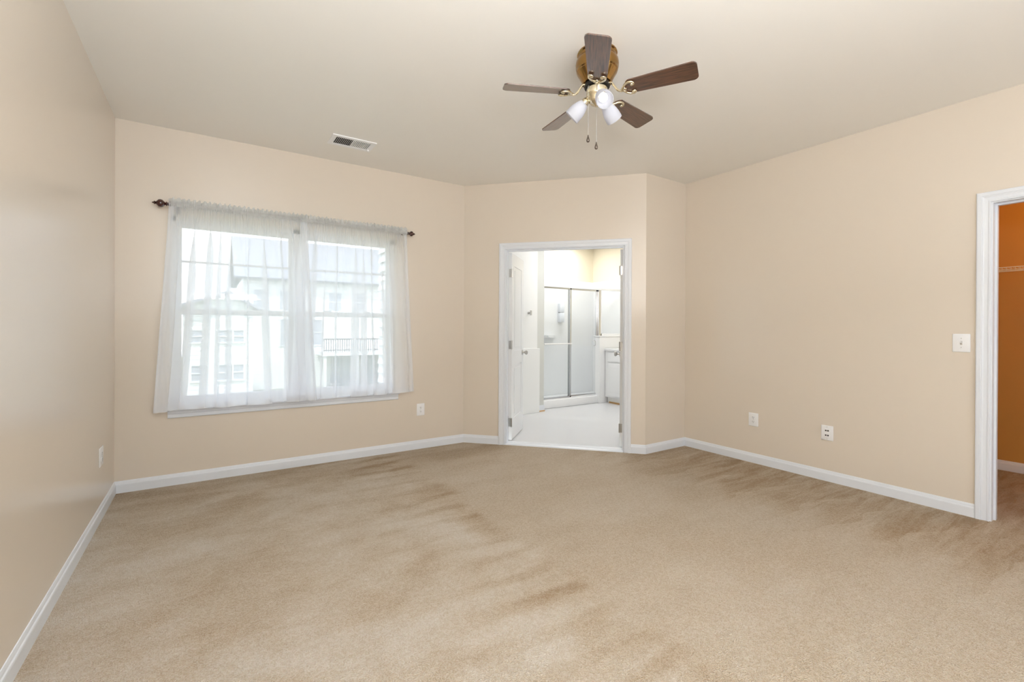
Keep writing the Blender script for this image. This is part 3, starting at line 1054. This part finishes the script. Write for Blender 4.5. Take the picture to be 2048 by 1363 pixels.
# ------------------------------------------------------------------ ceiling vent
t = thing('ceiling_vent', 'white louvred air vent in the ceiling near the window wall', 'vent', (0.987, 3.897, H))
hx, hy = 0.172, 0.108
bm = NB()
for a, b, c, d in ((-hx, hx, -hy, -hy+0.034), (-hx, hx, hy-0.034, hy), (-hx, -hx+0.034, -hy+0.034, hy-0.034), (hx-0.034, hx, -hy+0.034, hy-0.034)):
    box(bm, a, b, c, d, -0.007, 0)
box(bm, -0.004, 0.004, -hy+0.03, hy-0.03, -0.006, 0)
obj('frame', bm, M['white'], t)
bm = NB(); box(bm, -hx+0.03, hx-0.03, -hy+0.03, hy-0.03, -0.0012, -0.0004); obj('duct_shade_sheet', bm, M['slot'], t)  # thin near-black sheet standing in for the shade behind the louvers
bm = NB()
for sgn in (-1, 1):
    for k in range(10):
        x = sgn*(0.011 + k*0.0136)
        prism(bm, [(x-0.0012*1, -0.0012), (x+0.0002, -0.0012), (x+0.0002+sgn*0.0048, -0.0068), (x-0.0012+sgn*0.0048, -0.0068)],
              lambda q, s: Vector((q[0], s, q[1])), -hy+0.033, hy-0.033)
obj('louvers', bm, M['white'], t)
bm = NB(); box(bm, hx-0.032, hx-0.018, hy-0.05, hy-0.044, -0.018, -0.006, 0.002); obj('lever', bm, M['white'], t)


# ------------------------------------------------------------------ outlets, switch, jack plate (local x along wall, y into wall)
def plate(t, wd, ht, m=None):
    bm = NB(); box(bm, -wd/2, wd/2, -0.006, 0, -ht/2, ht/2, 0.0035, 3); obj('cover_plate', bm, M['white'], t, True, 30)


def outlet(label, loc, rotz, wd=0.082, ht=0.121):
    t = thing('wall_outlet', label, 'outlet', loc, rotz, 'white duplex wall outlets')
    plate(t, wd, ht)
    for zc in (0.0195, -0.0195):
        bm = NB()
        pts = [(0.0165*math.cos(R(a)), 0.0145*max(-0.82, min(0.82, math.sin(R(a))))) for a in range(0, 360, 15)]
        prism(bm, pts, lambda q, s: Vector((q[0], s, zc+q[1])), -0.0078, -0.005)
        rc = obj('receptacle', bm, M['white'], t)
        bm = NB()
        box(bm, -0.0075, -0.005, -0.0084, -0.0076, zc-0.001, zc+0.008)
        box(bm, 0.005, 0.0072, -0.0084, -0.0076, zc-0.001, zc+0.0065)
        lathe(bm, [(0, 0), (0.0027, 0), (0.0027, 0.0008), (0, 0.0008)], 10, Matrix.Translation((0, -0.0076, zc-0.0075)) @ Matrix.Rotation(R(90), 4, 'X'))
        obj('slots', bm, M['slot'], rc)
    bm = NB(); lathe(bm, [(0, 0), (0.003, 0), (0.0025, 0.0012), (0, 0.0015)], 12, Matrix.Translation((0, -0.0058, 0)) @ Matrix.Rotation(R(90), 4, 'X')); obj('screw', bm, M['steel'], t)
    return t


outlet('white outlet on the window wall, below and beside the right end of the curtains', (1.802, YB, 0.395), 0)
outlet('white outlet seen edge-on low on the left wall', (XL, 3.895, 0.392), R(90), 0.115, 0.121)
outlet('white outlet low on the right wall, the one nearer the bathroom doorway', (XR, 2.305, 0.395), R(-90), 0.089)
t = thing('media_jack', 'white wall plate with dark jack sockets low on the right wall', 'wall plate', (XR, 1.702, 0.388), R(-90))
plate(t, 0.088, 0.119)
bm = NB(); box(bm, -0.0165, 0.0165, -0.0078, -0.005, -0.034, 0.034, 0.001, 1); ins = obj('insert', bm, M['white'], t)
for zc in (0.019, -0.019):
    for xc in (-0.008, 0.008):
        bm = NB(); box(bm, xc-0.0058, xc+0.0058, -0.0086, -0.0076, zc-0.0055, zc+0.0055)
        obj('socket', bm, M['slot'], ins)
for zc in (0.048, -0.048):
    bm = NB(); lathe(bm, [(0, 0), (0.003, 0), (0.0025, 0.0012), (0, 0.0015)], 12, Matrix.Translation((0, -0.0058, zc)) @ Matrix.Rotation(R(90), 4, 'X'))
    obj('screw', bm, M['steel'], t)
t = thing('light_switch', 'white toggle light switch beside the closet doorway', 'light switch', (XR, 0.911, 1.138), R(-90))
plate(t, 0.088, 0.121)
bm = NB(); box(bm, -0.0055, 0.0055, -0.0068, -0.005, -0.0125, 0.0125); sl = obj('toggle_slot', bm, M['steel'], t)
bm = NB(); prism(bm, [(0, -0.004), (-0.014, 0.003), (-0.014, 0.010), (0, 0.006)], lambda q, s: Vector((s, -0.006+q[0], q[1])), -0.004, 0.004); obj('toggle', bm, M['white'], t)
for zc in (0.030, -0.030):
    bm = NB(); lathe(bm, [(0, 0), (0.003, 0), (0.0025, 0.0012), (0, 0.0015)], 12, Matrix.Translation((0, -0.0058, zc)) @ Matrix.Rotation(R(90), 4, 'X'))
    obj('screw', bm, M['steel'], t)

# ------------------------------------------------------------------ outdoors
GZ = -3.6
bm = NB(); box(bm, -40, 60, 4.7, 90, GZ-0.2, GZ); struct('ground', bm, M['grass'], 'lawn outside the window')
# own house: siding on the wing beside the window
bm = NB()
WXX, WY0, WY1, EXP = 2.285, YB+0.165, 7.27, 0.142
z = GZ
while z < 3.2:
    prism(bm, [(0, 0.04), (-0.012, 0.04), (-0.040, 0.012), (-0.052, 0.0), (-0.056, 0.004), (-0.012, EXP+0.04), (0, EXP+0.04)], lambda q, s: Vector((WXX+q[0], s, z+q[1])), WY0, WY1-0.06)
    z += EXP
box(bm, WXX-0.02, WXX+0.08, WY1-0.07, WY1, GZ, 3.2)
struct('wall_wing', bm, M['siding'], 'white lap siding of the house wing outside the window')


def window_on(parent, xc, zc, wd, ht, y=0.0):
    bm = NB()
    for a, b, c, d in ((-wd/2-0.09, -wd/2, -ht/2-0.09, ht/2+0.09), (wd/2, wd/2+0.09, -ht/2-0.09, ht/2+0.09), (-wd/2, wd/2, ht/2, ht/2+0.09), (-wd/2, wd/2, -ht/2-0.09, -ht/2), (-wd/2, wd/2, -0.03, 0.03)):
        box(bm, xc+a, xc+b, y-0.07, y+0.0, zc+c, zc+d)
    f = obj('window_frame', bm, M['siding'], parent)
    bm = NB(); box(bm, xc-wd/2, xc+wd/2, y-0.03, y-0.005, zc-ht/2, zc+ht/2); obj('window_pane', bm, M['darkglass'], f)


# gabled house across the yard
HX0, HX1, HY = -1.1, 2.15, 30.0
t = thing('gabled_house', 'white sided house with a low gable seen through the left curtain', 'house', (HX0, HY, GZ))
W_ = HX1-HX0
bm = NB()
box(bm, 0, W_, 0, 6.6, 0, 5.95)
prism(bm, [(0, 5.95), (W_, 5.95), (W_/2+0.45, 6.6)], lambda q, s: Vector((q[0], s, q[1])), 0, 6.6)
obj('walls', bm, M['lap'], t)
bm = NB()
pk = W_/2+0.45
for (xa, za), (xb, zb) in (((-0.35, 5.76), (pk, 6.66)), ((pk, 6.66), (W_+0.25, 5.76))):
    prism(bm, [(xa, za), (xb, zb), (xb, zb+0.16), (xa, za+0.16)], lambda q, s: Vector((q[0], s, q[1])), -0.5, 7.0)
obj('roof', bm, M['shingle'], t)
for xc in (0.62, 1.88, 2.55):
    window_on(t, xc, 4.3, 0.46, 0.62)
    window_on(t, xc, 2.3, 0.46, 0.8)

# townhouse with wide grey roof and a deck
TX0, TX1, TY = 2.2, 20.0, 40.0
t = thing('townhouse', 'pale townhouse with broad grey roof and raised deck seen through the right curtain', 'house', (TX0, TY, GZ))
W_ = TX1-TX0
bm = NB(); box(bm, 0, W_, 0, 9, 0, 8.5); obj('walls', bm, M['lap'], t)
bm = NB()
prism(bm, [(-0.6, 8.4), (4.6, 12.1), (9.8, 8.4), (9.9, 8.55), (4.6, 12.35), (-0.7, 8.55)], lambda q, s: Vector((s, q[0], q[1])), -0.6, W_+0.4)
obj('roof', bm, M['shingle'], t)
for xc in (1.2, 3.0, 6.6, 8.6, 11.0):
    window_on(t, xc, 6.9, 1.0, 1.5)
for xc in (3.2, 4.9):
    window_on(t, xc, 4.4, 1.3, 2.0)
for xc in (7.2, 9.6):
    window_on(t, xc, 1.3, 1.9, 2.3)
bm = NB()
box(bm, 5.2, 13.0, -2.6, 0, 2.6, 2.9)
for x in (5.35, 7.8, 10.3, 12.8):
    box(bm, x-0.1, x+0.1, -2.5, -2.3, 0, 2.6)
obj('deck', bm, M['siding'], t)
bm = NB()
box(bm, 5.2, 13.0, -2.6, -2.5, 3.85, 3.95)
box(bm, 5.2, 13.0, -2.6, -2.5, 3.0, 3.08)
x = 5.25
while x < 13.0:
    box(bm, x-0.025, x+0.025, -2.57, -2.53, 2.9, 3.9)
    x += 0.17
obj('railing', bm, M['rail'], t)
